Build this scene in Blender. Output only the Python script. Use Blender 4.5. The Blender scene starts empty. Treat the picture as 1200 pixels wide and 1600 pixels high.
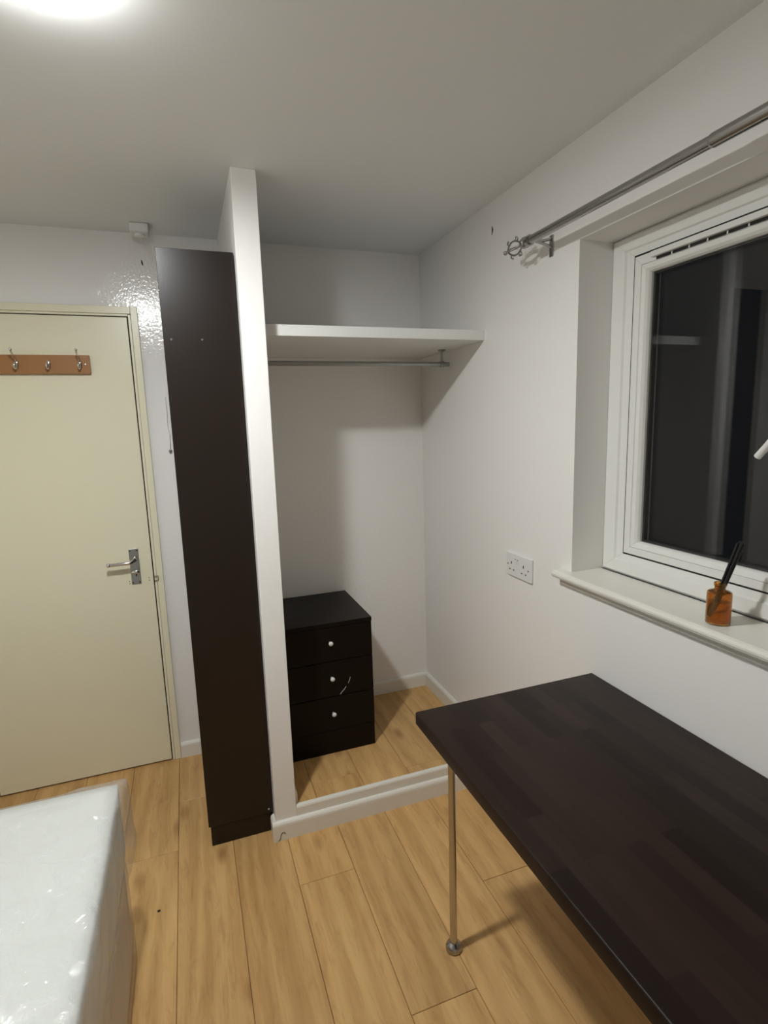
import bpy, bmesh, math, random
from mathutils import Vector, Matrix
random.seed(7)
C = bpy.context.scene.collection
S = bpy.context.scene

# ------------------------------------------------------------------ camera, world, exposure
H, XR, YW, XL, YF = 2.312, 1.1315, 2.5607, -1.22, -1.40      # ceiling, window wall, door wall, bed wall, wall behind the viewer
F, YAW, PITCH, ROLL, EYE = 854.36, .3424, -.1630, -.0316, 1.5267
f = Vector((math.sin(YAW)*math.cos(PITCH), math.cos(YAW)*math.cos(PITCH), math.sin(PITCH)))
r0 = Vector((math.cos(YAW), -math.sin(YAW), 0)); u0 = r0.cross(f)
r = r0*math.cos(ROLL) + u0*math.sin(ROLL); u = u0*math.cos(ROLL) - r0*math.sin(ROLL)
cd = bpy.data.cameras.new('camera'); cam = bpy.data.objects.new('camera', cd); C.objects.link(cam)
cd.sensor_fit = 'VERTICAL'; cd.sensor_height = 24; cd.lens = F/1600*24; cd.clip_start = .02
cam.matrix_world = Matrix(((r.x, u.x, -f.x, 0), (r.y, u.y, -f.y, 0), (r.z, u.z, -f.z, EYE), (0, 0, 0, 1)))
S.camera = cam
w = bpy.data.worlds.new('night'); S.world = w; w.use_nodes = True
w.node_tree.nodes['Background'].inputs[0].default_value = (.30, .36, .45, 1)
w.node_tree.nodes['Background'].inputs[1].default_value = .012
S.view_settings.view_transform = 'Standard'; S.view_settings.look = 'None'
S.view_settings.gamma = 1; S.view_settings.use_curve_mapping = False
S.view_settings.exposure = 0.0
LAMP_STRENGTH, LAMP_COLOR = 910.0, (.965, .995, 1.0, 1)
LAMP_X, LAMP_Y, LAMP_R, LAMP_H = -.172, 1.160, .112, .052
S.cycles.sample_clamp_indirect = 8

# ------------------------------------------------------------------ helpers
def obj(name, bm, m, parent=None, smooth=False):
    me = bpy.data.meshes.new(name)
    bmesh.ops.recalc_face_normals(bm, faces=bm.faces)
    if smooth:
        for fc in bm.faces: fc.smooth = True
    bm.to_mesh(me); bm.free()
    if m: me.materials.append(m)
    o = bpy.data.objects.new(name, me); C.objects.link(o)
    if smooth == 'auto':
        try: me.set_sharp_from_angle(angle=math.radians(38))
        except Exception: pass
    if parent: o.parent = parent
    return o
def empty(name, loc=(0, 0, 0)):
    o = bpy.data.objects.new(name, None); o.location = loc; o.empty_display_size = .05; C.objects.link(o); return o
def tag(o, label, cat=None, group=None, kind=None):
    o['label'] = label
    if cat: o['category'] = cat
    if group: o['group'] = group
    if kind: o['kind'] = kind
    return o
def struct(o, label, cat): return tag(o, label, cat, None, 'structure')
def box(bm, a, b, bev=0, seg=2):
    c = [(p+q)/2 for p, q in zip(a, b)]; s = [abs(q-p) for p, q in zip(a, b)]
    g = bmesh.ops.create_cube(bm, size=1, matrix=Matrix.Translation(c) @ Matrix.Diagonal((*s, 1)))
    if bev:
        es = list({e for v in g['verts'] for e in v.link_edges})
        bmesh.ops.bevel(bm, geom=es, offset=bev, segments=seg, profile=.5, affect='EDGES')
def bx(*boxes, bev=0, seg=2):
    bm = bmesh.new()
    for a, b in boxes: box(bm, a, b, bev, seg)
    return bm
def prism(bm, pts, axis, lo, hi):
    """closed outline pts (2-D) swept along axis from lo to hi"""
    def P(p, t):
        return {'x': (t, p[0], p[1]), 'y': (p[0], t, p[1]), 'z': (p[0], p[1], t)}[axis]
    A = [bm.verts.new(P(p, lo)) for p in pts]; B = [bm.verts.new(P(p, hi)) for p in pts]
    n = len(pts); bm.faces.new(A); bm.faces.new(B[::-1])
    for i in range(n): bm.faces.new((A[i], A[(i+1) % n], B[(i+1) % n], B[i]))
def lathe(bm, prof, c, n=24, M=None):
    """prof = (radius, height) pairs about local z"""
    rings = []
    for rr, z in prof:
        if rr < 1e-6: rings.append([bm.verts.new((0, 0, z))])
        else: rings.append([bm.verts.new((rr*math.cos(2*math.pi*k/n), rr*math.sin(2*math.pi*k/n), z)) for k in range(n)])
    for a, b in zip(rings, rings[1:]):
        for k in range(n):
            k2 = (k+1) % n
            if len(a) == 1 and len(b) == 1: continue
            if len(a) == 1: bm.faces.new((a[0], b[k], b[k2]))
            elif len(b) == 1: bm.faces.new((a[k], a[k2], b[0]))
            else: bm.faces.new((a[k], a[k2], b[k2], b[k]))
    T = Matrix.Translation(c) @ (M or Matrix.Identity(4))
    bmesh.ops.transform(bm, matrix=T, verts=[v for ring in rings for v in ring])
def tube(bm, pts, rad, n=10, caps=True):
    pts = [Vector(p) for p in pts]; rads = rad if isinstance(rad, (list, tuple)) else [rad]*len(pts)
    rings = []; ref = None
    for i, p in enumerate(pts):
        t = (pts[min(i+1, len(pts)-1)] - pts[max(i-1, 0)]).normalized()
        if ref is None: ref = t.orthogonal().normalized()
        ref = (ref - t*ref.dot(t)).normalized(); b = t.cross(ref)
        rings.append([bm.verts.new(p + (ref*math.cos(2*math.pi*k/n) + b*math.sin(2*math.pi*k/n))*rads[i]) for k in range(n)])
    for a, c in zip(rings, rings[1:]):
        for k in range(n): bm.faces.new((a[k], a[(k+1) % n], c[(k+1) % n], c[k]))
    if caps: bm.faces.new(rings[0][::-1]); bm.faces.new(rings[-1])
def ball(bm, c, rad, sc=(1, 1, 1), seg=14):
    bmesh.ops.create_uvsphere(bm, u_segments=seg, v_segments=seg//2+2, radius=rad, matrix=Matrix.Translation(c) @ Matrix.Diagonal((*sc, 1)))
def spline(P, n=6):
    P = [Vector(p) for p in P]; out = []
    for i in range(len(P)-1):
        a, b, c, d = P[max(i-1, 0)], P[i], P[i+1], P[min(i+2, len(P)-1)]
        for k in range(n):
            t = k/n
            out.append(.5*((2*b) + (c-a)*t + (2*a-5*b+4*c-d)*t*t + (3*b-a-3*c+d)*t**3))
    out.append(P[-1]); return out
TOX = Matrix.Rotation(math.pi/2, 4, 'Y')      # local z -> +x
TONY = Matrix.Rotation(math.pi/2, 4, 'X')     # local z -> -y

# ------------------------------------------------------------------ materials
def new_mat(name):
    m = bpy.data.materials.new(name); m.use_nodes = True; nt = m.node_tree
    return m, nt, nt.nodes['Principled BSDF'], nt.nodes, nt.links
def plain(name, col, rough=.5, metal=0, spec=.5, bump=0, bscale=80, coat=0, detail=3):
    m, nt, b, N, L = new_mat(name)
    b.inputs['Base Color'].default_value = (*col, 1); b.inputs['Roughness'].default_value = rough
    b.inputs['Metallic'].default_value = metal; b.inputs['Specular IOR Level'].default_value = spec
    b.inputs['Coat Weight'].default_value = coat; b.inputs['Coat Roughness'].default_value = .12
    tc = N.new('ShaderNodeTexCoord'); no = N.new('ShaderNodeTexNoise')
    no.inputs['Scale'].default_value = bscale; no.inputs['Detail'].default_value = detail
    L.new(tc.outputs['Object'], no.inputs['Vector'])
    if bump:
        bp = N.new('ShaderNodeBump'); bp.inputs['Strength'].default_value = bump; bp.inputs['Distance'].default_value = .002
        L.new(no.outputs['Fac'], bp.inputs['Height']); L.new(bp.outputs['Normal'], b.inputs['Normal'])
    n2 = N.new('ShaderNodeTexNoise'); n2.inputs['Scale'].default_value = 3; n2.inputs['Detail'].default_value = 4
    L.new(tc.outputs['Object'], n2.inputs['Vector'])
    mr = N.new('ShaderNodeMapRange'); mr.inputs['To Min'].default_value = max(.02, rough*.88); mr.inputs['To Max'].default_value = min(1, rough*1.12)
    L.new(n2.outputs['Fac'], mr.inputs['Value']); L.new(mr.outputs['Result'], b.inputs['Roughness'])
    return m
def oak(name):
    m, nt, b, N, L = new_mat(name)
    tc = N.new('ShaderNodeTexCoord'); oi = N.new('ShaderNodeObjectInfo')
    mul = N.new('ShaderNodeVectorMath'); mul.operation = 'SCALE'; cmb = N.new('ShaderNodeCombineXYZ')
    m1 = N.new('ShaderNodeMath'); m1.operation = 'MULTIPLY'; m1.inputs[1].default_value = 37.0
    L.new(oi.outputs['Random'], m1.inputs[0])
    for k in range(3): L.new(m1.outputs[0], cmb.inputs[k])
    add = N.new('ShaderNodeVectorMath'); add.operation = 'ADD'; L.new(tc.outputs['Object'], add.inputs[0]); L.new(cmb.outputs[0], add.inputs[1])
    def mapped(sx, sy):
        mp = N.new('ShaderNodeMapping'); mp.inputs['Scale'].default_value = (sx, sy, 1); L.new(add.outputs[0], mp.inputs['Vector']); return mp
    # broad cathedral figure: distorted bands across the board
    wv = N.new('ShaderNodeTexWave'); wv.wave_type = 'BANDS'; wv.bands_direction = 'X'
    wv.inputs['Scale'].default_value = 1.0; wv.inputs['Distortion'].default_value = 11; wv.inputs['Detail'].default_value = 3; wv.inputs['Detail Scale'].default_value = .9; wv.inputs['Detail Roughness'].default_value = .55
    L.new(mapped(4.2, .55).outputs[0], wv.inputs['Vector'])
    n1 = N.new('ShaderNodeTexNoise'); n1.inputs['Scale'].default_value = 1; n1.inputs['Detail'].default_value = 6; n1.inputs['Roughness'].default_value = .62
    L.new(mapped(110, 5).outputs[0], n1.inputs['Vector'])
    n2 = N.new('ShaderNodeTexNoise'); n2.inputs['Scale'].default_value = 1; n2.inputs['Detail'].default_value = 3
    L.new(mapped(11, 2.2).outputs[0], n2.inputs['Vector'])
    vo = N.new('ShaderNodeTexVoronoi'); vo.inputs['Scale'].default_value = 1; L.new(mapped(7.5, 3.0).outputs[0], vo.inputs['Vector'])
    cr = N.new('ShaderNodeValToRGB'); e = cr.color_ramp.elements
    e[0].position = .28; e[0].color = (.49, .275, .098, 1); e[1].position = .72; e[1].color = (.74, .465, .195, 1)
    mx = N.new('ShaderNodeMix'); mx.data_type = 'FLOAT'; mx.inputs[0].default_value = .68
    L.new(wv.outputs['Fac'], mx.inputs[2]); L.new(n1.outputs['Fac'], mx.inputs[3])
    mx2 = N.new('ShaderNodeMix'); mx2.data_type = 'FLOAT'; mx2.inputs[0].default_value = .5
    L.new(mx.outputs[0], mx2.inputs[2]); L.new(n2.outputs['Fac'], mx2.inputs[3]); L.new(mx2.outputs[0], cr.inputs[0])
    # knots: small dark centres
    kr = N.new('ShaderNodeValToRGB'); k = kr.color_ramp.elements; k[0].position = .03; k[0].color = (.45, .34, .26, 1); k[1].position = .19; k[1].color = (1, 1, 1, 1)
    L.new(vo.outputs['Distance'], kr.inputs[0])
    mm = N.new('ShaderNodeMix'); mm.data_type = 'RGBA'; mm.blend_type = 'MULTIPLY'; mm.inputs[0].default_value = .75
    L.new(cr.outputs[0], mm.inputs[6]); L.new(kr.outputs[0], mm.inputs[7])
    # short dark pore streaks
    n3 = N.new('ShaderNodeTexNoise'); n3.inputs['Scale'].default_value = 1; n3.inputs['Detail'].default_value = 4; n3.inputs['Roughness'].default_value = .7; n3.inputs['Distortion'].default_value = .8
    L.new(mapped(48, 6.5).outputs[0], n3.inputs['Vector'])
    sr = N.new('ShaderNodeValToRGB'); q = sr.color_ramp.elements; q[0].position = .32; q[0].color = (.70, .62, .54, 1); q[1].position = .50; q[1].color = (1, 1, 1, 1)
    L.new(n3.outputs['Fac'], sr.inputs[0]); m4 = N.new('ShaderNodeMix'); m4.data_type = 'RGBA'; m4.blend_type = 'MULTIPLY'; m4.inputs[0].default_value = .5
    L.new(mm.outputs[2], m4.inputs[6]); L.new(sr.outputs[0], m4.inputs[7]); mm = m4
    hv = N.new('ShaderNodeHueSaturation'); vr = N.new('ShaderNodeMapRange'); vr.inputs['To Min'].default_value = .92; vr.inputs['To Max'].default_value = 1.07
    L.new(oi.outputs['Random'], vr.inputs['Value']); L.new(vr.outputs['Result'], hv.inputs['Value']); L.new(mm.outputs[2], hv.inputs['Color'])
    L.new(hv.outputs[0], b.inputs['Base Color']); b.inputs['Roughness'].default_value = .42; b.inputs['Specular IOR Level'].default_value = .35
    bp = N.new('ShaderNodeBump'); bp.inputs['Strength'].default_value = .12; bp.inputs['Distance'].default_value = .001
    L.new(n1.outputs['Fac'], bp.inputs['Height']); L.new(bp.outputs[0], b.inputs['Normal'])
    return m
def staves(name):
    """dark stained block-jointed wood, staves running along y"""
    m, nt, b, N, L = new_mat(name)
    tc = N.new('ShaderNodeTexCoord'); mp = N.new('ShaderNodeMapping'); mp.inputs['Rotation'].default_value = (0, 0, math.pi/2)
    L.new(tc.outputs['Object'], mp.inputs['Vector'])
    br = N.new('ShaderNodeTexBrick'); br.inputs['Scale'].default_value = 1; br.inputs['Brick Width'].default_value = .34; br.inputs['Row Height'].default_value = .043
    br.inputs['Mortar Size'].default_value = 0; br.inputs['Color1'].default_value = (.0135, .0076, .0058, 1); br.inputs['Color2'].default_value = (.030, .0178, .0132, 1)
    br.offset = .37
    L.new(mp.outputs[0], br.inputs['Vector'])
    ms = N.new('ShaderNodeMapping'); ms.inputs['Scale'].default_value = (90, 5, 1); L.new(tc.outputs['Object'], ms.inputs['Vector'])
    no = N.new('ShaderNodeTexNoise'); no.inputs['Scale'].default_value = 1; no.inputs['Detail'].default_value = 5; L.new(ms.outputs[0], no.inputs['Vector'])
    mr = N.new('ShaderNodeMapRange'); mr.inputs['To Min'].default_value = .72; mr.inputs['To Max'].default_value = 1.28; L.new(no.outputs['Fac'], mr.inputs['Value'])
    hv = N.new('ShaderNodeHueSaturation'); L.new(br.outputs['Color'], hv.inputs['Color']); L.new(mr.outputs[0], hv.inputs['Value']); L.new(hv.outputs[0], b.inputs['Base Color'])
    b.inputs['Roughness'].default_value = .4; b.inputs['Specular IOR Level'].default_value = .13
    return m
def scratched(name):
    """near-black brown foil with a pale scratch arc printed into its surface (wear)"""
    m, nt, b, N, L = new_mat(name)
    b.inputs['Base Color'].default_value = (.0085, .0052, .0038, 1); b.inputs['Roughness'].default_value = .4; b.inputs['Specular IOR Level'].default_value = .15
    return m
def dark_panel(name):
    m, nt, b, N, L = new_mat(name)
    b.inputs['Base Color'].default_value = (.0145, .0092, .0065, 1); b.inputs['Roughness'].default_value = .3; b.inputs['Specular IOR Level'].default_value = .36
    tc = N.new('ShaderNodeTexCoord'); mp = N.new('ShaderNodeMapping'); mp.inputs['Scale'].default_value = (140, 140, 14); L.new(tc.outputs['Object'], mp.inputs['Vector'])
    no = N.new('ShaderNodeTexNoise'); no.inputs['Scale'].default_value = 1; no.inputs['Detail'].default_value = 3; L.new(mp.outputs[0], no.inputs['Vector'])
    bp = N.new('ShaderNodeBump'); bp.inputs['Strength'].default_value = .10; bp.inputs['Distance'].default_value = .001; L.new(no.outputs['Fac'], bp.inputs['Height']); L.new(bp.outputs[0], b.inputs['Normal'])
    return m
def glass_pane(name):
    m, nt, b, N, L = new_mat(name); N.remove(b); out = N['Material Output']
    t = N.new('ShaderNodeBsdfTransparent'); g = N.new('ShaderNodeBsdfGlossy'); g.inputs['Roughness'].default_value = .0
    lw = N.new('ShaderNodeLayerWeight'); lw.inputs['Blend'].default_value = .5; pw = N.new('ShaderNodeMath'); pw.operation = 'POWER'; pw.inputs[1].default_value = 5
    L.new(lw.outputs['Facing'], pw.inputs[0]); fr = N.new('ShaderNodeMapRange'); fr.inputs['To Min'].default_value = .025; fr.inputs['To Max'].default_value = .9; L.new(pw.outputs[0], fr.inputs['Value'])
    mx = N.new('ShaderNodeMixShader'); L.new(fr.outputs[0], mx.inputs[0]); L.new(t.outputs[0], mx.inputs[1]); L.new(g.outputs[0], mx.inputs[2]); L.new(mx.outputs[0], out.inputs[0])
    return m
def film(name):
    """clear polythene film: mostly see-through, a little milky, sharp glints on its creases"""
    m, nt, b, N, L = new_mat(name); N.remove(b); out = N['Material Output']
    t = N.new('ShaderNodeBsdfTransparent'); t.inputs[0].default_value = (.985, .987, .985, 1)
    g = N.new('ShaderNodeBsdfGlossy'); g.inputs['Roughness'].default_value = .05
    d = N.new('ShaderNodeBsdfDiffuse'); d.inputs[0].default_value = (.9, .9, .89, 1)
    lw = N.new('ShaderNodeLayerWeight'); lw.inputs['Blend'].default_value = .22
    tc = N.new('ShaderNodeTexCoord'); no = N.new('ShaderNodeTexNoise'); no.inputs['Scale'].default_value = 16; no.inputs['Detail'].default_value = 5; no.inputs['Roughness'].default_value = .6; no.inputs['Distortion'].default_value = 1.2
    L.new(tc.outputs['Object'], no.inputs['Vector'])
    bp = N.new('ShaderNodeBump'); bp.inputs['Strength'].default_value = .9; bp.inputs['Distance'].default_value = .014; L.new(no.outputs['Fac'], bp.inputs['Height']); L.new(bp.outputs[0], g.inputs['Normal']); L.new(bp.outputs[0], d.inputs['Normal'])
    a = N.new('ShaderNodeMixShader'); a.inputs[0].default_value = .15; L.new(t.outputs[0], a.inputs[1]); L.new(d.outputs[0], a.inputs[2])
    mr = N.new('ShaderNodeMapRange'); mr.inputs['To Min'].default_value = .07; mr.inputs['To Max'].default_value = .5; L.new(lw.outputs['Facing'], mr.inputs['Value'])
    b2 = N.new('ShaderNodeMixShader'); L.new(mr.outputs[0], b2.inputs[0]); L.new(a.outputs[0], b2.inputs[1]); L.new(g.outputs[0], b2.inputs[2])
    L.new(b2.outputs[0], out.inputs[0]); return m
def amber(name, col, rough):
    m, nt, b, N, L = new_mat(name)
    b.inputs['Base Color'].default_value = (*col, 1); b.inputs['Roughness'].default_value = rough; b.inputs['Transmission Weight'].default_value = .93; b.inputs['IOR'].default_value = 1.4
    return m
def glow(name):
    m, nt, b, N, L = new_mat(name)
    b.inputs['Base Color'].default_value = (.9, .9, .9, 1); b.inputs['Emission Color'].default_value = LAMP_COLOR; 
    # the source sits behind the middle of the opal cover, so the cover is brightest there
    tc = N.new('ShaderNodeTexCoord'); mp = N.new('ShaderNodeMapping'); mp.inputs['Scale'].default_value = (1, 1, 0); L.new(tc.outputs['Object'], mp.inputs['Vector'])
    ln = N.new('ShaderNodeVectorMath'); ln.operation = 'LENGTH'; L.new(mp.outputs[0], ln.inputs[0])
    mr = N.new('ShaderNodeMapRange'); mr.interpolation_type = 'SMOOTHSTEP'; mr.inputs['From Min'].default_value = .022; mr.inputs['From Max'].default_value = .070
    mr.inputs['To Min'].default_value = LAMP_STRENGTH; mr.inputs['To Max'].default_value = LAMP_STRENGTH*.03
    L.new(ln.outputs['Value'], mr.inputs['Value']); L.new(mr.outputs[0], b.inputs['Emission Strength'])
    return m

M = dict(
    wall=plain('wall_paint', (.875, .85, .815), .55, bump=.06, bscale=140, spec=.3),
    gloss_wall=plain('gloss_wall_paint', (.875, .855, .825), .07, bump=.45, bscale=88, spec=.5, detail=4),
    ceiling=plain('ceiling_paint', (.87, .87, .855), .6, bump=.05, bscale=160, spec=.25),
    trim=plain('trim_gloss', (.80, .775, .70), .24, spec=.5, bump=.04, bscale=40),
    upvc=plain('white_upvc', (.80, .79, .75), .25, spec=.5),
    door=plain('cream_gloss', (.83, .785, .585), .30, spec=.45, bump=.03, bscale=60),
    gap=plain('dark_gap', (.012, .010, .008), .8),
    oak=oak('oak_laminate'), staves=staves('dark_block_wood'), foil=scratched('black_brown_foil'), panel=dark_panel('dark_brown_panel'),
    chrome=plain('chrome', (.72, .72, .72), .12, 1), nickel=plain('satin_nickel', (.42, .41, .40), .24, 1), steel=plain('leg_steel', (.55, .52, .48), .2, 1),
    brass=plain('dull_brass', (.45, .38, .25), .35, 1), pine=plain('orange_pine', (.36, .165, .052), .38, bump=.05),
    white=plain('white_plastic', (.80, .79, .77), .35), spacer=plain('dark_spacer', (.02, .02, .019), .45), cap=plain('grey_cap', (.11, .10, .095), .5), chip=plain('bare_chip', (.62, .60, .58), .6),
    shelf=plain('painted_shelf', (.80, .80, .76), .5, bump=.25, bscale=50), fabric=plain('mattress_fabric', (.80, .82, .78), .9, bump=.35, bscale=240, spec=.1),
    divan=plain('divan_fabric', (.66, .62, .59), .95, bump=.3, bscale=300, spec=.1), film=film('clear_film'), glass=glass_pane('window_glass'),
    amber=amber('amber_glass', (.70, .37, .095), .08), oil=amber('amber_oil', (.93, .62, .20), .05), black=plain('black_reed', (.008, .008, .009), .45), lamp=glow('lamp_glow'),
    soot=plain('dark_speck', (.03, .025, .02), .8), zinc=plain('zinc', (.36, .37, .36), .33, 1), subfloor=plain('underlay', (.10, .058, .024), .9),
)

# ------------------------------------------------------------------ room shell
T = .15
struct(obj('ceiling', bx(((XL-T, YF-T, H), (XR+.3, YW+T, H+.12))), M['ceiling']), 'plain white painted ceiling above the whole room', 'ceiling')
wb = struct(obj('wall_back', bx(((XL-T, YW, -.1), (XR+.3, YW+T, H))), M['gloss_wall']), 'white gloss painted wall holding the cream door', 'wall')
struct(obj('wall_left', bx(((XL-T, YF-T, -.1), (XL, YW, H))), M['wall']), 'white painted wall along the side of the bed', 'wall')
struct(obj('wall_front', bx(((XL, YF-T, -.1), (XR+.3, YF, H))), M['wall']), 'white painted wall facing the door wall', 'wall')
WY0, WY1, WZ0, WZ1 = .20, 1.400, 1.010, 2.034
wr = obj('wall_right', bx(((XR, WY1, -.1), (XR+.3, YW, H)), ((XR, YF, -.1), (XR+.3, WY0, H)), ((XR, WY0, -.1), (XR+.3, WY1, WZ0)), ((XR, WY0, WZ1), (XR+.3, WY1, H))), M['wall'])
struct(wr, 'white painted wall with the window in its deep reveal', 'wall')
PX0, PX1, PY = .1988, .2768, 1.863
struct(obj('wall_partition', bx(((PX0, PY, 0), (PX1, YW, H)), bev=.002), M['wall']), 'narrow white partition wall between dark cupboard and alcove', 'wall')

# small blemishes in the walls
bm = bmesh.new(); tube(bm, spline([(XR-.0006, 1.889, 2.226), (XR-.0006, 1.884, 2.212), (XR-.0006, 1.890, 2.196)], 4), [.001, .0016, .002, .003, .0035, .003, .002, .0015, .001], 8)
obj('wall_hole', bm, M['soot'], wr)
bm = bmesh.new(); tube(bm, [(-.105, YW-.0004, 2.210), (-.1035, YW-.0006, 2.200), (-.102, YW-.0004, 2.190)], [.0015, .003, .0018], 8)
obj('wall_hole', bm, M['soot'], wb)

# ------------------------------------------------------------------ floors of separate planks
PW = .1925
def planks(root, x_first, xs0, xs1, ys0, ys1, ztop, joints, length=1.285, th=.008):
    """boards along y; joints[i] = y of one end joint of column i"""
    n = 0; x = x_first; gap = .0006
    while x < xs1 - .004:
        a, b = max(x, xs0), min(x+PW, xs1)
        if b - a > .006:
            j = joints.get(round((x - x_first)/PW), ys0 + random.random()*length)
            j0 = j - math.ceil((j - ys0)/length)*length
            while j0 < ys1:
                lo, hi = max(j0, ys0), min(j0+length, ys1)
                if hi - lo > .01:
                    bm = bmesh.new(); cx, cy = (a+b)/2, (lo+hi)/2
                    hx, hy = (b-a)/2-gap, (hi-lo)/2-gap; c = .0012
                    prof = [(hx, -th), (hx, -c), (hx-c, 0)]
                    R = [[bm.verts.new((sx*px, sy*(hy-(hx-px)), pz)) for sx, sy in ((-1, -1), (1, -1), (1, 1), (-1, 1))] for px, pz in prof]
                    for A, B in zip(R, R[1:]):
                        for k in range(4): bm.faces.new((A[k], A[(k+1) % 4], B[(k+1) % 4], B[k]))
                    bm.faces.new(R[-1]); bm.faces.new(R[0][::-1])
                    o = obj('plank', bm, M['oak'], root); o.location = (cx, cy, ztop - root.location.z); n += 1
                j0 += length
        x += PW
    return n
fl = obj('floor', bx(((XL, YF, -.05), (XR, YW, -.0075))), M['subfloor'])
struct(fl, 'honey oak laminate floor of long planks through the bedroom', 'floor')
SEAM = -.1483
k0 = math.ceil((SEAM - XL)/PW); xf = SEAM - k0*PW
J = {k0-1: 1.945, k0: 2.222, k0+1: .93, k0+2: 1.625, k0+3: 1.113, k0+4: .80, k0+5: 1.414, k0+6: .62}
planks(fl, xf, XL, XR, YF, YW, 0.0, J)
ZP = .112
pf = obj('floor_alcove', bx(((PX1, 1.8805, 0), (XR, YW, ZP-.0075))), M['subfloor'])
struct(pf, 'raised oak laminate floor of the alcove under the drawers', 'floor')
planks(pf, .361-PW, PX1, XR, 1.8805, YW, ZP, {0: 1.7, 1: 1.973, 2: 1.60, 3: 1.925, 4: 1.75})

# ------------------------------------------------------------------ skirtings and trims
def skirt_profile(d, h, z0=0):      # depth outwards, height; rounded top
    return [(0, z0), (d, z0), (d, z0+h-.016), (d*.93, z0+h-.009), (d*.66, z0+h-.003), (d*.3, z0+h), (0, z0+h)]
def skirt_y(xs, wall_y, z0=0, h=.072, d=.015):     # runs along x, faces -y
    bm = bmesh.new(); prism(bm, [(wall_y-a, b) for a, b in skirt_profile(d, h, z0)], 'x', xs[0], xs[1]); return bm
def skirt_x(ys, wall_x, s, z0=0, h=.072, d=.015):  # runs along y, faces s*x
    bm = bmesh.new(); prism(bm, [(wall_x+s*a, b) for a, b in skirt_profile(d, h, z0)], 'y', ys[0], ys[1]); return bm
struct(obj('baseboard_back', skirt_y((-.139, PX0), YW), M['trim']), 'short white skirting between door frame and dark cupboard', 'skirting')
struct(obj('baseboard_back.001', skirt_y((XL, -.912), YW), M['trim']), 'white skirting on the hinge side of the cream door', 'skirting')
struct(obj('baseboard_alcove', skirt_y((PX1, XR), YW, ZP), M['trim']), 'white skirting at the rear of the raised alcove', 'skirting')
struct(obj('baseboard_right', skirt_x((1.882, YW-.0155), XR, -1, ZP), M['trim']), 'white skirting inside the alcove below the socket wall', 'skirting')
struct(obj('baseboard_partition', skirt_x((1.884, YW-.0155), PX1, 1, ZP, .055, .011), M['trim']), 'low white skirting on the alcove face of the partition', 'skirting')
struct(obj('baseboard_right.001', skirt_x((YF, 1.8475), XR, -1), M['trim']), 'white skirting under the dark table by the window wall', 'skirting')
struct(obj('baseboard_left', skirt_x((YF, YW-.0155), XL, 1), M['trim']), 'white skirting along the wall beside the bed', 'skirting')
bm = skirt_y((.1845, XR), PY, 0, .074); b2 = bmesh.new(); prism(b2, [(PX0-a, b) for a, b in skirt_profile(.0145, .074)], 'y', PY-.002, 1.909)
me_tmp = bpy.data.meshes.new('tmp'); b2.to_mesh(me_tmp); b2.free(); bm.from_mesh(me_tmp); bpy.data.meshes.remove(me_tmp)
struct(obj('trim_1', bm, M['trim']), 'cream white skirting board across the front of the alcove step', 'step trim')
bm = bmesh.new(); prism(bm, [(PY+.0005, .0), (PY+.0005, ZP-.006), (PY+.003, ZP-.0005), (PY+.007, ZP+.0015), (1.8802, ZP+.0015), (1.8802, 0)], 'x', PX1, XR)
struct(obj('trim_2', bm, M['trim']), 'white timber nosing board along the top of the alcove step', 'step trim')
bm = bmesh.new(); tube(bm, spline([(.203, PY-.0162, .003), (.210, PY-.0162, .012), (.213, PY-.0162, .026), (.220, PY-.0162, .034), (.227, PY-.0162, .031), (.229, PY-.0162, .026)], 5), .0009, 6)
tag(obj('wire', bm, M['soot']), 'thin dark curl of wire against the white step skirting', 'wire')

# ------------------------------------------------------------------ door
DX1, DX0, DZ = -.1813, -.8650, 1.981
door = obj('door_1', bx(((DX0, YW-.014, .007), (DX1, YW-.0005, DZ)), bev=.0015), M['door'])
struct(door, 'flush cream door with chrome lever and coat rack', 'door')
obj('door_gap', bx(((DX0-.0042, YW-.003, .0005), (DX1+.0042, YW-.0008, DZ+.0042))), M['gap'], door)
bm = bx(((DX1+.0045, YW-.013, 0), (DX1+.014, YW-.0006, DZ+.012)), ((DX1+.0155, YW-.017, 0), (-.140, YW-.0006, 2.023)), ((DX0-.014, YW-.013, 0), (DX0-.0045, YW-.0006, DZ+.012)), ((DX0-.046, YW-.017, 0), (DX0-.0155, YW-.0006, 2.023)),
        ((DX0-.0042, YW-.0128, DZ+.0045), (DX1+.0042, YW-.0006, DZ+.0132)), ((DX0-.0152, YW-.0168, DZ+.0135), (DX1+.0152, YW-.0006, 2.0228)), bev=.0015, seg=1)
obj('door_frame', bm, M['door'], door)
yd = YW-.014
pl = obj('handle_plate', bx(((-.2690, yd-.004, .862), (-.2305, yd, 1.020)), bev=.0015), M['zinc'], door)
pl['label'] = 'satin chrome lever plate'
bm = bmesh.new(); lathe(bm, [(.0, .0), (.011, 0), (.011, .003), (.0085, .006), (.0085, .036), (.0, .036)], (-.2480, yd-.004, .975), 18, TONY)
tube(bm, spline([(-.2480, yd-.034, .975), (-.258, yd-.042, .970), (-.275, yd-.046, .9675), (-.31, yd-.047, .9675), (-.347, yd-.046, .9665)], 5), [.009]*4+[.0085]*12+[.0075]*5, 12)
ball(bm, (-.347, yd-.046, .9665), .0095)
obj('lever_handle', bm, M['chrome'], pl, True)
bm = bmesh.new(); lathe(bm, [(0, 0), (.010, 0), (.009, .004), (.006, .012), (0, .012)], (-.2475, yd-.004, .921), 16, TONY); ball(bm, (-.2475, yd-.022, .921), .011, (1.55, .55, .75))
obj('thumb_turn', bm, M['chrome'], pl, True)
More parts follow.
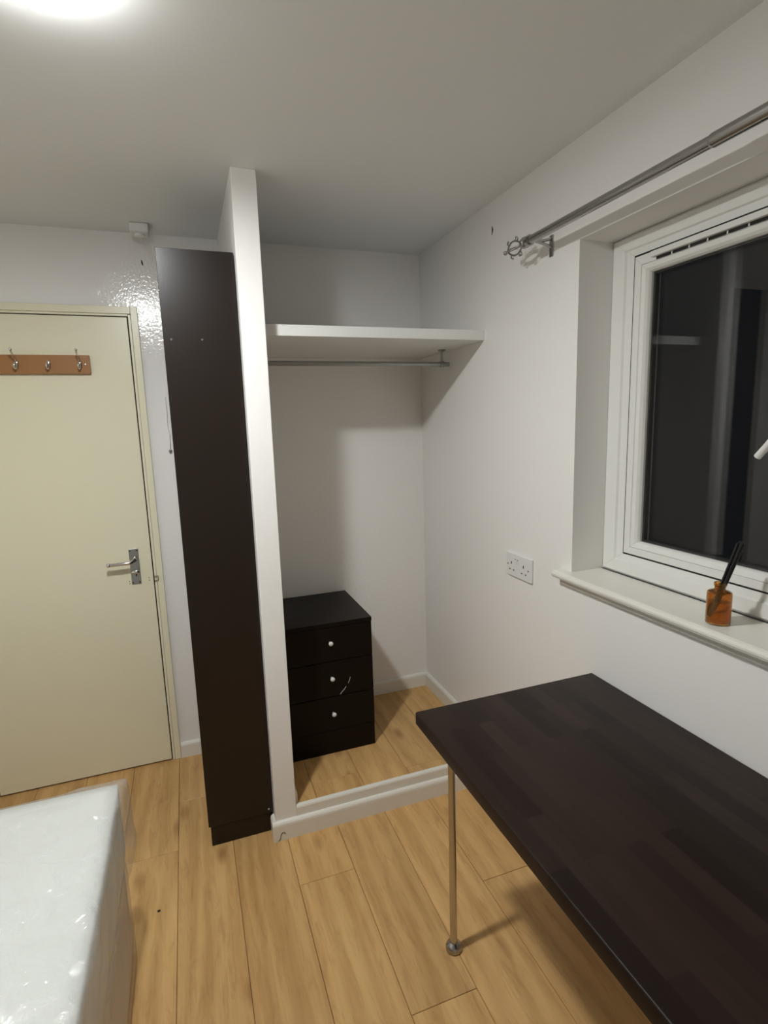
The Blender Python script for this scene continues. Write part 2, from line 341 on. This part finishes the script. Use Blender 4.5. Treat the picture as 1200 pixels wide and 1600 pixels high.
obj('keyhole', bx(((-.2500, yd-.0046, .898), (-.2450, yd-.004, .912)), bev=.0002, seg=1), M['gap'], pl)
for sx, sz in ((-.2635, 1.012), (-.236, 1.012), (-.2635, .870), (-.236, .870)):
    bm = bmesh.new(); lathe(bm, [(0, 0), (.0034, 0), (.0028, .0012), (0, .0014)], (sx, yd-.004, sz), 10, TONY); obj('screw', bm, M['soot'], pl)
bm = bx(((-.177, YW-.022, .868), (-.160, YW-.012, .871)), ((-.177, YW-.022, .886), (-.160, YW-.012, .889)), ((-.163, YW-.022, .868), (-.160, YW-.012, .889)), bev=.0006, seg=1)
obj('keep', bm, M['brass'], door)
for sx, sz in ((-.278, .876), (-.277, .866), (-.1985, .884), (-.1985, .872)):
    bm = bmesh.new(); lathe(bm, [(0, 0), (.0022, 0), (.0016, .0006), (0, .0006)], (sx, yd, sz), 8, TONY); obj('screw_hole', bm, M['soot'], door)

# coat rack on the door
cr = empty('coat_rack', (-.53, yd, 1.79)); tag(cr, 'orange wooden coat rack with chrome hooks on cream door', 'coat rack')
def at(o, name, bm, m, smooth=False):
    bmesh.ops.translate(bm, vec=-o.location, verts=bm.verts); return obj(name, bm, m, o, smooth)
bd = at(cr, 'rack_board', bx(((-.735, yd-.016, 1.7545), (-.3325, yd, 1.8275)), bev=.002), M['pine'])
for i, hx in enumerate((-.697, -.587, -.4785, -.3685)):
    bm = bmesh.new(); y0 = yd-.016; z0 = 1.790
    ball(bm, (hx, y0-.001, z0), .009, (.85, .45, 2.1))
    tube(bm, spline([(hx, y0-.003, z0+.004), (hx, y0-.014, z0-.012), (hx, y0-.026, z0-.015), (hx, y0-.033, z0-.006)], 4), [.0055]*5+[.0045]*8, 8); ball(bm, (hx, y0-.033, z0-.004), .0065)
    if i != 2:
        tube(bm, spline([(hx, y0-.004, z0+.014), (hx, y0-.022, z0+.026), (hx, y0-.044, z0+.035), (hx, y0-.060, z0+.048)], 4), [.0045]*6+[.0035]*7, 8); ball(bm, (hx, y0-.061, z0+.050), .0055)
    at(cr, 'hook', bm, M['chrome'], True)
bm = bmesh.new(); lathe(bm, [(0, 0), (.004, 0), (.003, .0015), (0, .002)], (-.3500, yd-.016, 1.791), 10, TONY); at(cr, 'screw', bm, M['chrome'])

# ------------------------------------------------------------------ tall cupboard
cp = empty('cupboard', (.08, 1.93, 0)); tag(cp, 'tall narrow dark brown cupboard against the white partition', 'cupboard')
CX0, CX1, CY, CZ = -.0370, .1958, 1.912, 2.078
at(cp, 'front_panel', bx(((CX0, CY, .083), (CX1, CY+.018, CZ)), bev=.0012), M['panel'])
at(cp, 'plinth', bx(((CX0+.007, CY+.006, .001), (CX1-.001, CY+.022, .083)), bev=.0006, seg=1), M['panel'])
at(cp, 'side_panel', bx(((CX0+.001, CY+.0182, .083), (CX0+.018, YW-.017, CZ-.001))), M['panel'])
at(cp, 'side_panel', bx(((CX1-.018, CY+.0182, .083), (CX1-.001, YW-.017, CZ-.001))), M['panel'])
at(cp, 'top_panel', bx(((CX0+.0182, CY+.0182, CZ-.02), (CX1-.0182, YW-.017, CZ-.002))), M['panel'])
for sx, sz, m in ((-.013, 1.805, 'cap'), (.080, 1.806, 'cap'), (.181, .096, 'chrome')):
    bm = bmesh.new(); lathe(bm, [(0, 0), (.0035, 0), (.003, .0008), (0, .001)], (sx, CY, sz), 10, TONY); at(cp, 'screw_cap', bm, M[m])

# cord end hanging behind the cupboard
bm = bmesh.new(); tube(bm, spline([(-.063, YW-.004, 1.66), (-.061, YW-.004, 1.60), (-.064, YW-.005, 1.54), (-.058, YW-.006, 1.50)], 5), .0007, 6)
tube(bm, [(-.058, YW-.006, 1.50), (-.060, YW-.008, 1.47), (-.062, YW-.009, 1.44)], [.0009]*3, 6); ball(bm, (-.062, YW-.010, 1.432), .007, (1, .9, 1))
tag(obj('cord', bm, M['zinc'], None, True), 'thin cord with small knob on the wall beside the tall cupboard', 'cord')

# ------------------------------------------------------------------ chest of drawers
ch = empty('chest_of_drawers', (.501, 2.34, ZP)); tag(ch, 'small black three-drawer chest with white knobs on alcove floor', 'drawers')
KX0, KX1, KY, KZ = .3155, .6865, 2.134, .7065
at(ch, 'top', bx(((KX0-.001, KY-.003, KZ-.018), (KX1+.001, YW-.018, KZ)), bev=.0012), M['foil'])
at(ch, 'carcass', bx(((KX0+.0005, KY+.019, ZP+.0005), (KX0+.016, YW-.022, KZ-.0182)), ((KX1-.016, KY+.019, ZP+.0005), (KX1-.0005, YW-.022, KZ-.0182)), ((KX0+.0162, YW-.028, ZP+.03), (KX1-.0162, YW-.023, KZ-.0182)), ((KX0+.0162, KY+.02, ZP+.10), (KX1-.0162, YW-.029, ZP+.115))), M['foil'])
at(ch, 'plinth', bx(((KX0, KY+.004, ZP+.0005), (KX1, KY+.0188, .2190)), bev=.0008), M['foil'])
for z0, z1 in ((.2215, .3735), (.3775, .5330), (.5365, .6860)):
    dr = at(ch, 'drawer', bx(((KX0, KY, z0), (KX1, KY+.017, z1)), bev=.0012), M['foil'])
    bm = bmesh.new(); zk = {.2215: .302, .3775: .463, .5365: .621}[z0]
    lathe(bm, [(0, 0), (.0045, 0), (.0045, .008), (.0085, .013), (.0098, .019), (.0075, .0235), (0, .025)], (.501, KY, zk), 18, TONY)
    bmesh.ops.translate(bm, vec=-ch.location, verts=bm.verts); kn = obj('knob', bm, M['white'], dr, True); kn['label'] = 'white round knob'
    if z0 == .3775:
        for pts in (((.535, .3795), (.545, .392), (.556, .402), (.562, .412)), ((.5725, .424), (.579, .437), (.583, .452))):
            bm = bmesh.new(); tube(bm, spline([(x, KY-.0002, z) for x, z in pts], 4), [.0006]+[.0013]*((len(pts)-1)*4-1)+[.0005], 6)
            bmesh.ops.translate(bm, vec=-ch.location, verts=bm.verts); s = obj('scratch', bm, M['chip'], dr); s['label'] = 'pale scratch'

# ------------------------------------------------------------------ alcove shelf and hanging rail
sh = obj('shelf', bx(((PX1+.0005, 1.945, 1.829), (XR-.0005, YW-.0005, 1.867)), bev=.0018), M['shelf']); tag(sh, 'thick white painted shelf fixed across the alcove', 'shelf')
rl = empty('hanging_rail', (.70, 2.228, 1.768)); tag(rl, 'zinc hanging rail below the white alcove shelf', 'clothes rail')
bm = bmesh.new(); tube(bm, [(PX1+.001, 2.228, 1.7680), (1.118, 2.228, 1.7680)], .0095, 16); at(rl, 'rail', bm, M['zinc'], 'auto')
for bxp in (.3000, 1.084):
    bm = bmesh.new(); lathe(bm, [(0, 0), (.017, 0), (.017, -.003), (.006, -.008), (.0045, -.012), (.0045, -.052), (0, -.052)], (bxp, 2.228, 1.829), 16)
    tube(bm, [(bxp-.009, 2.228, 1.768), (bxp+.009, 2.228, 1.768)], .0125, 16); at(rl, 'bracket', bm, M['zinc'], 'auto')

# ------------------------------------------------------------------ double socket
so = empty('socket', (XR, 1.684, .981)); tag(so, 'white double wall socket between alcove and window sill', 'socket')
SY0, SY1, SZ0, SZ1 = 1.604, 1.766, .9370, 1.0265
at(so, 'face_plate', bx(((XR-.0095, SY0, SZ0), (XR-.0003, SY1, SZ1)), bev=.003, seg=3), M['white'])
def sp(u, v): return SY1-(SY1-SY0)*u, SZ1-(SZ1-SZ0)*v     # u along the plate from its alcove end, v down
for uu, vv, hy, hz in ((.215, .43, .0028, .0052), (.155, .72, .004, .0022), (.31, .72, .004, .0022), (.70, .43, .0028, .0052), (.635, .72, .004, .0022), (.79, .72, .004, .0022)):
    y, z = sp(uu, vv); at(so, 'pin_hole', bx(((XR-.0099, y-hy, z-hz), (XR-.0094, y+hy, z+hz))), M['gap'])
for uu in (.075, .885):
    y, z = sp(uu, .52); bm = bmesh.new(); lathe(bm, [(0, 0), (.0036, 0), (.0032, .0008), (0, .001)], (XR-.0095, y, z), 12, TOX @ Matrix.Rotation(math.pi, 4, 'X')); at(so, 'screw', bm, M['nickel'])
for uu in (.40, .50):
    y, z = sp(uu, .30); at(so, 'switch', bx(((XR-.0125, y-.0062, z-.011), (XR-.0094, y+.0062, z+.011)), bev=.001), M['white'])
    at(so, 'switch_mark', bx(((XR-.0128, y-.0026, z+.0055), (XR-.0124, y+.0026, z+.0085))), M['soot'])

# ------------------------------------------------------------------ window
XF = 1.2500      # room face of the outer frame
win = empty('window_1', (XF, .8, 1.033)); struct(win, 'white framed window showing black night in a deep reveal', 'window')
def ring(bm, y0, y1, z0, z1, wl, wt, wb_, prof):
    """mitred frame of four members; prof = (fraction across the member from its outer edge, x) outline front to back"""
    def loops(fr): return (y0+wl*fr, y1-wl*fr, z0+wb_*fr, z1-wt*fr)
    R = []
    for fr, x in prof:
        a, b, c, d = loops(fr); R.append([(x, a, c), (x, b, c), (x, b, d), (x, a, d)])
    g = .0003
    for k in range(4):      # each member its own closed solid so that the mitre joint shows
        k2 = (k+1) % 4
        A = [Vector(q[k]) for q in R]; B = [Vector(q[k2]) for q in R]; d = (B[0]-A[0]).normalized()*g
        VA = [bm.verts.new(p+d) for p in A]; VB = [bm.verts.new(p-d) for p in B]; n = len(VA)
        bm.faces.new(VA); bm.faces.new(VB[::-1])
        for i in range(n): bm.faces.new((VA[i], VA[(i+1) % n], VB[(i+1) % n], VB[i]))
OF = ((0, XF+.004), (.12, XF-.003), (.64, XF-.003), (.70, XF+.002), (1, XF+.005), (1, XF+.075), (0, XF+.075))
bm = bmesh.new(); ring(bm, WY0+.001, WY1-.001, 1.0335, WZ1-.001, .086, .062, .068, OF); at(win, 'window_frame', bm, M['upvc'])
at(win, 'mullion', bx(((XF-.002, .652, 1.102), (XF+.07, .728, 1.972)), bev=.003), M['upvc'])
SP = ((0, XF+.002), (.03, XF+.0005), (.50, XF+.0005), (.53, XF+.004), (.57, XF+.001), (.80, XF+.004), (.93, XF+.010), (1, XF+.017), (1, XF+.050), (0, XF+.060))
sashes = ((.736, 1.3085), (.294, .645))
for i, (a, b) in enumerate(sashes):
    bm = bmesh.new(); ring(bm, a, b, 1.1050, 1.9665, .048, .049, .041, SP); s = at(win, 'sash', bm, M['upvc'])
    bm = bx(((XF+.020, a+.045, 1.143), (XF+.024, b-.045, 1.921))); bmesh.ops.translate(bm, vec=-win.location, verts=bm.verts); obj('pane', bm, M['glass'], s)
    bm = bx(((XF+.040, a+.045, 1.143), (XF+.044, b-.045, 1.921))); bmesh.ops.translate(bm, vec=-win.location, verts=bm.verts); obj('pane', bm, M['glass'], s)
    bm = bmesh.new(); ring(bm, a+.0465, b-.0465, 1.1445, 1.9192, .007, .007, .007, ((0, XF+.0245), (1, XF+.0245), (1, XF+.0395), (0, XF+.0395))); bmesh.ops.translate(bm, vec=-win.location, verts=bm.verts); obj('spacer', bm, M['spacer'], s)
    bm = bmesh.new(); ring(bm, a-.0055, b+.0055, 1.0995, 1.9722, .006, .006, .006, ((0, XF+.0045), (1, XF+.0045), (1, XF+.03), (0, XF+.03))); at(win, 'gasket', bm, M['gap'])
# trickle vent along the top of the opening sash
tv = at(win, 'trickle_vent', bx(((XF-.0105, .80, 1.9490), (XF+.0004, 1.243, 1.9640)), bev=.002), M['upvc'])
bm = bmesh.new()
for k in range(8): box(bm, (XF-.0005, .812+k*.053, 1.9410), (XF+.0006, .812+k*.053+.048, 1.9485))
bmesh.ops.translate(bm, vec=-win.location, verts=bm.verts); obj('vent_slot', bm, M['gap'], tv)
# espagnolette handle on the far stile
bm = bmesh.new(); box(bm, (XF-.012, .746, 1.482), (XF+.0004, .772, 1.556), .004)
lathe(bm, [(0, 0), (.012, 0), (.011, .022), (0, .024)], (XF-.012, .759, 1.520), 16, TOX @ Matrix.Rotation(math.pi, 4, 'X'))
tube(bm, spline([(XF-.034, .757, 1.530), (XF-.046, .785, 1.510), (XF-.054, .825, 1.473), (XF-.052, .868, 1.424)], 5), [.0105]*6+[.0095]*6+[.0080]*4, 12)
at(win, 'window_handle', bm, M['upvc'], 'auto')['label'] = 'white lever handle'
# sill board with rounded nose and a small moulding below
sl = empty('trim_3', (1.13, .8, 1.0)); struct(sl, 'white painted window sill board with rounded nose', 'window sill')
NX = 1.0905
nose = [(1.16, 1.0085), (NX+.010, 1.0085), (NX+.003, 1.0115), (NX, 1.0185), (NX, 1.0235), (NX+.003, 1.0300), (NX+.010, 1.0330), (1.16, 1.0330)]
bm = bmesh.new(); prism(bm, [(min(p[0], XR-.0005), p[1]) for p in nose], 'y', .152, 1.448)
box(bm, (XR-.0006, WY0+.0005, 1.0105), (XF-.0025, WY1-.0005, 1.0330))
at(sl, 'sill_board', bm, M['trim'])
bm = bmesh.new(); prism(bm, [(XR-.0005, .985), (XR-.010, .986), (XR-.019, .994), (XR-.021, 1.0080), (XR-.0005, 1.0080)], 'y', .165, 1.432); at(sl, 'sill_moulding', bm, M['trim'])

# ------------------------------------------------------------------ curtain pole
cpx, cpz = 1.047, 2.0635
po = empty('curtain_pole', (cpx, .75, cpz)); tag(po, 'satin nickel curtain pole with caged finial above the window', 'curtain pole')
bm = bmesh.new(); tube(bm, [(cpx, 1.545, cpz), (cpx, .90, cpz)], .0125, 20); at(po, 'pole', bm, M['nickel'], 'auto')
bm = bmesh.new(); tube(bm, [(cpx, .905, cpz), (cpx, .899, cpz), (cpx, .898, cpz), (cpx, .05, cpz)], [.0128, .0145, .0145, .0145], 20); at(po, 'outer_tube', bm, M['nickel'], 'auto')
for by in (1.530, .12):
    bm = bmesh.new(); box(bm, (XR-.0045, by-.009, cpz-.042), (XR-.0005, by+.009, cpz+.022), .0018)
    tube(bm, spline([(XR-.004, by, cpz+.012), (XR-.030, by, cpz+.004), (cpx+.014, by, cpz)], 4), .0048, 10)
    tube(bm, spline([(XR-.004, by, cpz-.014), (XR-.030, by, cpz-.006), (cpx+.014, by, cpz)], 4), .0042, 10)
    tube(bm, [(cpx, by-.007, cpz), (cpx, by+.007, cpz)], .0165, 20)
    at(po, 'bracket', bm, M['nickel'], 'auto')
fn = bmesh.new(); y0 = 1.545
lathe(fn, [(0, 0), (.0165, 0), (.0175, .004), (.0150, .008), (.0165, .012), (.0150, .017), (.008, .021), (.006, .030), (0, .030)], (cpx, y0, cpz), 18, Matrix.Rotation(-math.pi/2, 4, 'X'))
for k in range(4):
    a = math.radians(20 + 90*k); ca, sa = math.cos(a), math.sin(a)
    P = [(.004, .026), (.011, .034), (.019, .052), (.020, .072), (.013, .090), (.004, .101)]
    tube(fn, spline([(cpx+rr*ca, y0+yy, cpz+rr*sa) for rr, yy in P], 5), .0029, 8)
    Q = [(.015, .044), (.022, .036), (.028, .040), (.026, .049)]
    tube(fn, spline([(cpx+rr*ca, y0+yy, cpz+rr*sa) for rr, yy in Q], 4), .0026, 8); ball(fn, (cpx+.026*ca, y0+.049, cpz+.026*sa), .0040, seg=10)
    Q = [(.014, .088), (.021, .095), (.026, .088)]
    tube(fn, spline([(cpx+rr*ca, y0+yy, cpz+rr*sa) for rr, yy in Q], 4), .0024, 8); ball(fn, (cpx+.026*ca, y0+.088, cpz+.026*sa), .0036, seg=10)
tube(fn, [(cpx, y0+.099, cpz), (cpx, y0+.112, cpz)], .0042, 10); ball(fn, (cpx, y0+.117, cpz), .0075)
at(po, 'finial', fn, M['nickel'], True)

# ------------------------------------------------------------------ dark table
tb = empty('table', (.83, .70, 0)); tag(tb, 'dark stained wooden table on thin metal legs below the window', 'table')
TX0, TX1, TY0, TY1, TZ = .531, XR-.004, .09, 1.2885, .740
at(tb, 'table_top', bx(((TX0, TY0, TZ-.037), (TX1, TY1, TZ)), bev=.005, seg=4), M['staves'], 'auto')
for lx in (TX0+.083, TX1-.083):
    for ly in (TY1-.053, TY0+.06):
        bm = bmesh.new(); lathe(bm, [(0, .0008), (.020, .0008), (.0235, .004), (.0235, .012), (.020, .019), (.0125, .024), (.0105, .026), (0, .026)], (lx, ly, 0), 22)
        ft = bm
        lg = bmesh.new(); tube(lg, [(lx, ly, .024), (lx, ly, TZ-.040)], .0105, 18); lathe(lg, [(0, 0), (.030, 0), (.030, -.004), (.014, -.010), (0, -.010)], (lx, ly, TZ-.0372), 20)
        g = at(tb, 'leg', lg, M['steel'], 'auto')
        bmesh.ops.translate(ft, vec=-tb.location, verts=ft.verts); obj('foot', ft, M['nickel'], g, 'auto')

# ------------------------------------------------------------------ reed diffuser on the sill
DFX, DFY, DFZ = 1.150, .898, 1.0331
df = empty('diffuser_bottle', (DFX, DFY, DFZ)); tag(df, 'small amber glass diffuser bottle on the white window sill', 'bottle')
RB = .0265
out = [(0, 0), (RB-.003, 0), (RB-.0006, .0012), (RB, .004), (RB, .072), (RB-.0008, .0755), (RB-.004, .078), (.0145, .0800), (.0118, .083), (.0115, .0895), (.0130, .0915), (.0132, .0970), (.0120, .0988), (.0100, .0985), (.0098, .084), (.012, .0782), (RB-.0050, .0758), (RB-.0022, .071), (RB-.0022, .006), (RB-.004, .0042), (0, .0040)]
bm = bmesh.new(); lathe(bm, out, (0, 0, 0), 40); obj('glass_body', bm, M['amber'], df, 'auto')
bm = bmesh.new(); lathe(bm, [(0, .0046), (RB-.0046, .0046), (RB-.0026, .0066), (RB-.0026, .054), (0, .054)], (0, 0, 0), 40); obj('oil', bm, M['oil'], df, 'auto')
rd = empty('reed_bundle', (DFX, DFY, DFZ)); tag(rd, 'bundle of black reeds leaning in the amber bottle', 'reeds')
side = Vector((.62, -.785, 0)); depth = Vector((.785, .62, 0))
for k, (a, b, dz) in enumerate(((-.0042, .0, .0), (-.0014, .0022, .003), (.0014, -.0020, .005), (.0042, .0005, -.002), (.0004, .0, .001))):
    lo = side*(-.0155+a*.9) + depth*b + Vector((0, 0, .016)); hi = side*(.0345+a*1.5) + depth*b*1.3 + Vector((0, 0, .196+dz))
    bm = bmesh.new(); tube(bm, [lo, hi], .0026, 10); obj('reed', bm, M['black'], rd, 'auto')

# ------------------------------------------------------------------ bed
BX1, BX0, BY1, BY0, BZ = -.252, -1.165, 1.588, -.36, .550
def soft_box(a, b, n, rad, amp, sc, seed, open_bottom=False, crease=0.0):
    """rounded box of many small quads with gentle folds"""
    bm = bmesh.new(); cx = [(p+q)/2 for p, q in zip(a, b)]; hs = [(q-p)/2 for p, q in zip(a, b)]
    vs = {}
    def V(p):
        key = tuple(round(c, 5) for c in p)
        if key in vs: return vs[key]
        q = Vector(p); inner = Vector([max(-h+rad, min(h-rad, c)) for c, h in zip(q, hs)]); d = q-inner
        if d.length > 1e-7: q = inner + d.normalized()*rad
        vs[key] = bm.verts.new(q); return vs[key]
    for ax in range(3):
        o1, o2 = [k for k in range(3) if k != ax]
        for s in (-1, 1):
            if open_bottom and ax == 2 and s == -1: continue
            n1, n2 = n[o1], n[o2]
            for i in range(n1):
                for j in range(n2):
                    q = []
                    for di, dj in ((0, 0), (1, 0), (1, 1), (0, 1)):
                        p = [0, 0, 0]; p[ax] = s*hs[ax]; p[o1] = -hs[o1]+2*hs[o1]*(i+di)/n1; p[o2] = -hs[o2]+2*hs[o2]*(j+dj)/n2; q.append(V(p))
                    if len(set(q)) == 4: bm.faces.new(q)
    bm.normal_update()
    from mathutils import noise
    off = Vector((seed*3.1, seed*7.7, seed*1.3))
    mv = []
    for v in bm.verts:
        p = v.co; nn = v.normal.copy()
        if nn.dot(p) < 0: nn = -nn
        t = noise.noise(p*sc+off) + .5*noise.noise(p*sc*2.3+off)
        if crease:
            rr = 1-abs(noise.noise(Vector((p.x*7, p.y*7, p.z*2.2))+off)); t += crease*(rr**8)
        mv.append((v, nn*amp*t))
    for v, d in mv: v.co += d
    bmesh.ops.translate(bm, vec=cx, verts=bm.verts); return bm
bb = empty('bed_base', ((BX0+BX1)/2, (BY0+BY1)/2, 0)); tag(bb, 'grey divan bed base wrapped in clear film under the mattress', 'bed base')
at(bb, 'divan', soft_box((BX0+.02, BY0+.02, .004), (BX1-.010, BY1-.010, .318), (8, 16, 6), .02, .002, 4, 1), M['divan'], True)
at(bb, 'plastic_wrap', soft_box((BX0+.004, BY0+.004, .003), (BX1-.006, BY1-.005, .309), (16, 60, 18), .014, .0025, 9, 2, True, .9), M['film'], True)
mt = empty('mattress', ((BX0+BX1)/2, (BY0+BY1)/2, .318)); tag(mt, 'white single mattress in clear plastic wrapping on the divan', 'mattress')
at(mt, 'mattress_body', soft_box((BX0+.006, BY0+.006, .322), (BX1-.005, BY1-.004, BZ-.004), (24, 48, 8), .009, .0020, 6, 3), M['fabric'], True)
pw = soft_box((BX0, BY0, .3215), (BX1+.004, BY1+.002, BZ), (90, 180, 30), .016, .0030, 12, 5, True, 2.0)
for v in pw.verts:      # film hangs looser at the foot corner and near its lower hem
    t = max(0, 1-(v.co.z-.32)/.22); near = max(0, 1-((v.co.x-BX1)**2+(v.co.y-BY1)**2)**.5/.13)
    v.co.x += .016*near*(v.co.x > BX1-.05); v.co.y += .014*near*(v.co.y > BY1-.05)
    if t > 0 and v.co.x > BX1-.06: v.co.x += .006*t*math.sin(v.co.y*13+1.1)
at(mt, 'plastic_wrap', pw, M['film'], True)

# ------------------------------------------------------------------ ceiling fittings
lm = empty('ceiling_lamp', (LAMP_X, LAMP_Y, H)); tag(lm, 'round lit ceiling lamp with glowing white diffuser', 'ceiling lamp')
bm = bmesh.new(); lathe(bm, [(0, -.0005), (LAMP_R*.93, -.0005), (LAMP_R*.99, -.003), (LAMP_R, -.010), (0, -.010)], (0, 0, 0), 48); obj('lamp_base', bm, M['white'], lm, 'auto')
prof = [(LAMP_R*.90, -.0105), (LAMP_R*.97, -.0110)] + [(LAMP_R*.97*math.cos(t*math.pi/2/9)**.6 if t < 9 else 0, -.0115-(LAMP_H-.0115)*math.sin(t*math.pi/2/9)) for t in range(10)]
bm = bmesh.new(); lathe(bm, prof, (0, 0, 0), 48); obj('diffuser', bm, M['lamp'], lm, True)
sw = empty('ceiling_fitting', (-.096, 2.465, H)); tag(sw, 'small white square fitting on ceiling above door corner', 'ceiling fitting')
at(sw, 'body', bx(((-.132, 2.425, H-.034), (-.064, 2.500, H-.0005)), bev=.006, seg=3), M['white'])
bm = bmesh.new(); lathe(bm, [(0, 0), (.020, 0), (.018, -.006), (.006, -.010), (0, -.010)], (-.098, 2.462, H-.034), 20); at(sw, 'boss', bm, M['white'], 'auto')

# speck on the floor beside the bed
bm = bmesh.new(); ball(bm, (0, 0, 0), .004, (1.4, .9, .6), 8)
c = obj('crumb', bm, M['soot']); c.location = (-.205, 1.695, .0025); tag(c, 'tiny dark crumb on the oak floor by the bed', 'crumb')
